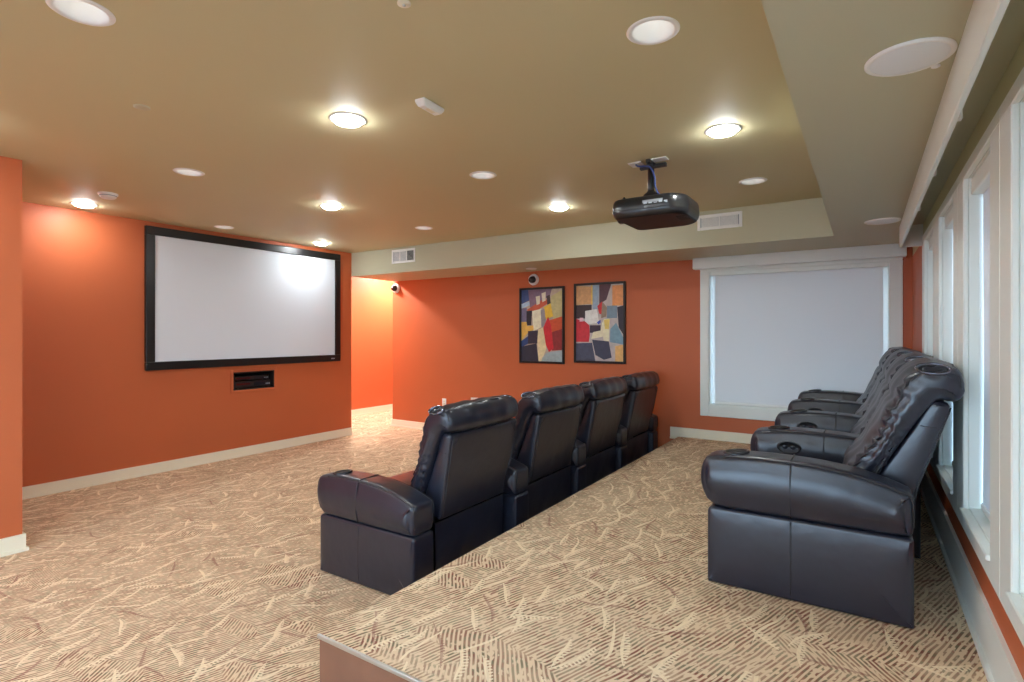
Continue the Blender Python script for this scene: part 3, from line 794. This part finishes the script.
def ceil_disc(name, label, cat, x, y, z, prof, mat, group=None, extra=None):
    t = thing(name, label, cat, (x, y, z), 0, group)
    bm = B(); lathe(bm, [(r, z-h) for r, h in prof], x, y, 40); child('body', bm, mat, t)
    if extra:
        for nm, pr_, mt in extra:
            bm = B(); lathe(bm, [(r, z-h) for r, h in pr_], x, y, 40); child(nm, bm, mt, t)
    return t
for y, lb in ((2.005, 'large round white ceiling speaker on the side soffit nearest the viewpoint'), (4.80, 'round white ceiling speaker on the side soffit near the back window')):
    ceil_disc('ceiling_speaker', lb, 'speaker', .112, y, ZS, [(.112, .0005), (.1125, .006), (.105, .010), (.098, .008)], 'fixture', None, [('grille', [(.099, .007), (.09, .0085), (0, .0095)], 'speakercloth')])
ceil_disc('ceiling_speaker', 'small white disc under the back soffit above the left picture', 'speaker', -3.53, 5.9, ZS, [(.07, .0005), (.07, .006), (.064, .01), (.055, .008)], 'fixture', None, [('grille', [(.056, .007), (0, .009)], 'speakercloth')])
ceil_disc('smoke_detector', 'round white smoke detector on ceiling near the screen wall', 'detector', -5.253, 1.962, ZC, [(.07, .0005), (.07, .012), (.06, .016), (.058, .03), (.045, .042), (0, .044)], 'fixture', None, [('vent_ring', [(.0605, .018), (.0605, .024), (.059, .0245)], 'grille')])
ceil_disc('sprinkler_cover', 'tiny white sprinkler cap on ceiling at the top picture edge', 'sprinkler', -1.356, 1.397, ZC, [(.024, .0005), (.024, .004), (.016, .007), (0, .008)], "cream", None, [("nozzle", [(.006, .0065), (.006, .011), (0, .012)], "metal")])
ceil_disc('sprinkler_cover', 'small olive painted sprinkler cap on ceiling at upper left', 'sprinkler', -3.104, 1.308, ZC, [(.038, .0005), (.038, .003), (.03, .005), (0, .0055)], 'soffit')
ceil_disc('sprinkler_cover', 'small white sprinkler cap beside the large side soffit speaker', 'sprinkler', .185, 2.115, ZS, [(.012, .0005), (.012, .004), (.008, .006), (0, .009)], 'fixture')
# wedge-shaped ceiling sensor
t = thing('ceiling_sensor', 'small white wedge shaped sensor box on the middle of the ceiling', 'sensor', (-1.842, 2.082, ZC), math.radians(93))
bm = B()
pts = [(-.083, -.03), (.083, -.03), (.083, .03), (-.083, .03)]
top = [bm.verts.new((x, y, -.0005)) for x, y in pts]; bot = [bm.verts.new((x*.8, y*.72, -.034)) for x, y in pts]; mid = [bm.verts.new((x, y, -.014)) for x, y in pts]
bm.faces.new(top); bm.faces.new(bot[::-1])
for A, Bq in ((top, mid), (mid, bot)):
    for i in range(4): bm.faces.new((A[i], Bq[i], Bq[(i+1) % 4], A[(i+1) % 4]))
bmesh.ops.bevel(bm, geom=bm.edges[:], offset=.003, segments=2, affect='EDGES')
obj('case', bm, 'fixture', t)
bm = B(); rbx(bm, -.03, .03, -.012, .012, -.036, -.0335, .001, 1); obj('sensor_window', bm, 'cream', t)

# ------------------------------------------------------------------ recessed lights
labels = {
    (0, 0): ('recessed downlight on ceiling right above the viewpoint', 0),
    (1, 0): ('wide bright white recessed downlight at the upper left corner of the picture', 0),
    (0, 1): ('unlit white recessed downlight at the top, between sensor and side soffit', 0),
    (1, 1): ('glowing recessed downlight left of the wedge shaped sensor', 1),
    (2, 1): ('unlit white recessed downlight in the left middle of the ceiling', 0),
    (3, 1): ('glowing recessed downlight beside the smoke detector, lighting the screen wall', 1),
    (0, 2): ('glowing recessed downlight on the ceiling right of the projector mount', 1),
    (1, 2): ('unlit white recessed downlight on the ceiling left of the projector', 0),
    (2, 2): ('glowing recessed downlight in front of the upper middle of the screen', 1),
    (3, 2): ('unlit white recessed downlight just above the screen top edge', 0),
    (0, 3): ('unlit white recessed downlight nearest the right end of the back soffit', 0),
    (1, 3): ('glowing recessed downlight by the back soffit above the framed pictures', 1),
    (2, 3): ('unlit white recessed downlight just left of the small soffit vent', 0),
    (3, 3): ('glowing recessed downlight at the upper right end of the screen', 1)}
def can(x, y, z, mode, label, group):
    t = thing('recessed_light', label, 'ceiling light', (x, y, z), 0, group)
    bm = B(); lathe(bm, [(.078, .012), (.078, -.002), (.082, -.006), (.094, -.005), (.1, -.001), (.1, -.0003)], n=40); obj('trim_ring', bm, 'fixture', t)
    if mode == 'lit' or mode == 'hall':
        bm = B(); lathe(bm, [(.0775, .004), (.076, -.006), (.066, -.019), (.04, -.028), (0, -.031)], n=32); l = obj('lens', bm, mode, t); l['label'] = 'glowing white lens'
        bm = B(); lathe(bm, [(.0778, .01), (.07, .06), (0, .062)], n=32); obj('reflector', bm, 'fixture', t)
    else:
        bm = B(); lathe(bm, [(.0778, .01), (.074, .03), (.062, .065), (.05, .08)], n=40); obj('reflector', bm, 'fixture', t)
        bm = B(); lathe(bm, [(.0505, .079), (.03, .074), (0, .072)], n=32); l = obj('lens', bm, 'dim', t); l['label'] = 'frosted lamp lens'
for (x, y, on) in cans:
    i = min(range(4), key=lambda q: abs(GX[q]-x)); j = min(range(4), key=lambda q: abs(GY[q]-y))
    if y < .5: can(x, y, ZC, 'lit', 'added recessed downlight behind the viewpoint, unseen, for fill light', 'added downlights behind the viewpoint')
    elif (i, j) not in labels: can(x, y, ZC, 'lit', 'added recessed downlight on the ceiling left of the picture, outside it', 'added downlights outside the picture')  # grid position out of view, lit lamp added for the room light
    else:
        lb, on = labels[i, j]; can(x, y, ZC, 'lit' if on else 'dim', lb, 'recessed ceiling downlights')
can(hall[0][0], hall[0][1], ZC, 'hall', 'recessed downlight in the corridor mouth, hidden above the soffit edge', 'corridor downlights')
can(hall[1][0], hall[1][1], ZC, 'hall', 'recessed downlight farther down the corridor, hidden behind the back wall', 'corridor downlights')

# ------------------------------------------------------------------ projector
pj = thing('projector', 'black ceiling projector hanging from a pole before the back soffit', 'projector', (-1.2, 3.57, ZC))
X0, X1, Y0, Y1, Z0, Z1 = -1.405, -.925, 3.37, 3.87, 2.205, 2.338
bm = B()
outline = rounded([(X0, Y0+.01), (X0+.06, Y0), (X1-.075, Y0), (X1, Y0+.09), (X1, Y1-.09), (X1-.09, Y1), (X0+.04, Y1), (X0, Y1-.03)], [.03, .04, .045, .05, .08, .08, .03, .03], 6)
cx, cy = (X0+X1)/2, (Y0+Y1)/2
lev = [(Z0, .90), (Z0+.006, .935), (Z0+.022, .975), (Z0+.045, 1.0), (Z0+.05, .994), (Z0+.055, 1.0), (Z1-.03, .985), (Z1-.012, .955), (Z1-.002, .90), (Z1, .86)]
rings = [[bm.verts.new((cx+(p.x-cx)*s, cy+(p.y-cy)*s, z)) for p in outline] for z, s in lev]
for A, Bq in zip(rings, rings[1:]):
    for i in range(len(outline)):
        f = bm.faces.new((A[i], A[(i+1) % len(outline)], Bq[(i+1) % len(outline)], Bq[i])); f.smooth = True
bm.faces.new(rings[0][::-1]).material_index = 1; bm.faces.new(rings[-1])
for f in bm.faces:
    if all(v.co.z < Z0+.007 for v in f.verts): f.material_index = 1
child('housing', bm, ['blackplastic', 'underside'], pj)
bm = B(); bx(bm, X0+.215, X1-.135, Y0+.002, Y0+.0045, Z0+.062, Z0+.098); 
for k in range(5): bx(bm, X0+.222+.033*k, X0+.244+.033*k, Y0+.0015, Y0+.002, Z0+.068+.004*(k % 2), Z0+.088-.005*(k % 3), 1)
child('rating_label', bm, ['grille', 'silver'], pj)['label'] = 'pale rating label'
bm = B()
for k in range(3): bx(bm, X0+.055+.018*k, X0+.067+.018*k, Y0+.0045, Y0+.0075, Z0+.07, Z0+.08)
child('side_mark', bm, 'silver', pj)
R = Matrix.Translation((X0-.004, 3.6, 2.265)) @ Matrix.Rotation(-PI/2, 4, 'Y')
bm = B(); lathe(bm, [(.05, -.02), (.05, .02), (.044, .03), (.038, .022), (0, .012)], n=28, M4=R); child('lens', bm, 'smoked', pj)
bm = B(); rbx(bm, X1-.09, X1-.03, 3.50, 3.62, Z0-.004, Z0+.002, .001, 1); child('filter_slot', bm, 'dark', pj)
bm = B()
for fx, fy in ((X0+.07, Y0+.06), (X0+.09, Y1-.07), (X1-.13, Y1-.07)): lathe(bm, [(.012, Z1-.003), (.012, Z1+.008), (.006, Z1+.009), (.006, Z1+.016), (0, Z1+.017)], fx, fy, 16)
child('levelling_foot', bm, 'black', pj)
bm = B(); rbx(bm, -1.30, -1.06, 3.50, 3.66, Z1-.004, Z1+.028, .012, 3); lathe(bm, [(.06, Z1+.02), (.05, Z1+.045), (.03, Z1+.06), (.024, Z1+.07)], -1.2, 3.57, 24); child('mount_bracket', bm, 'black', pj)
bm = B(); lathe(bm, [(.022, Z1+.05), (.022, ZC-.045), (.03, ZC-.045), (.03, ZC-.02), (0, ZC-.02)], -1.2, 3.57, 20); child('pole', bm, 'black', pj)
bm = B(); rbx(bm, -1.275, -1.095, 3.555, 3.585, ZC-.055, ZC-.028, .005, 2); rbx(bm, -1.215, -1.185, 3.50, 3.66, ZC-.03, ZC-.006, .005, 2); child('crossbar', bm, 'black', pj)
for (a, b, c, d) in ((-1.222, -1.088, 3.525, 3.60), (-1.352, -1.262, 3.535, 3.64)):
    bm = B(); rbx(bm, a, b, c, d, ZC-.007, ZC-.0005, .002, 2); child('ceiling_plate', bm, 'fixture', pj)['label'] = 'white ceiling plate'
bm = B(); tube(bm, spline([(-1.31, 3.58, ZC-.006), (-1.28, 3.55, ZC-.03), (-1.2, 3.54, ZC-.05), (-1.165, 3.535, ZC-.12), (-1.16, 3.54, ZC-.19), (-1.13, 3.54, Z1+.02)], 30, False) if False else
          [p for p in spline([(-1.31, 3.58, ZC-.006), (-1.28, 3.55, ZC-.03), (-1.2, 3.54, ZC-.05), (-1.165, 3.535, ZC-.12), (-1.16, 3.54, ZC-.19), (-1.13, 3.54, Z1+.02)], 30, False)], .006, 8); child('cable', bm, 'bluecable', pj)['label'] = 'blue cable'

# ------------------------------------------------------------------ sky, camera, view
w = bpy.data.worlds.new('sky'); sc.world = w; w.use_nodes = True
nt = w.node_tree; bg = nt.nodes['Background']
tc = nt.nodes.new('ShaderNodeTexCoord'); sx = nt.nodes.new('ShaderNodeSeparateXYZ'); nt.links.new(tc.outputs['Generated'], sx.inputs[0])
cr = nt.nodes.new('ShaderNodeValToRGB'); nt.links.new(sx.outputs['Z'], cr.inputs[0])
cr.color_ramp.elements[0].color = (.62, .80, 1, 1); cr.color_ramp.elements[1].color = (.35, .58, 1, 1)
nt.links.new(cr.outputs[0], bg.inputs[0]); bg.inputs[1].default_value = 6

cam = bpy.data.cameras.new('camera'); co = bpy.data.objects.new('camera', cam); C.objects.link(co)
co.location = (0, 0, 1.45); co.rotation_euler = (PI/2, 0, math.radians(32.92))
cam.sensor_width = 36; cam.lens = 543.9/1024*36; cam.shift_y = -7.1/1024; cam.clip_start = .02
sc.camera = co
sc.view_settings.view_transform = 'Standard'; sc.view_settings.look = 'None'; sc.view_settings.gamma = 1; sc.view_settings.use_curve_mapping = False
sc.view_settings.exposure = 0.9
sc.cycles.max_bounces = 12; sc.cycles.diffuse_bounces = 8; sc.cycles.use_denoising = True
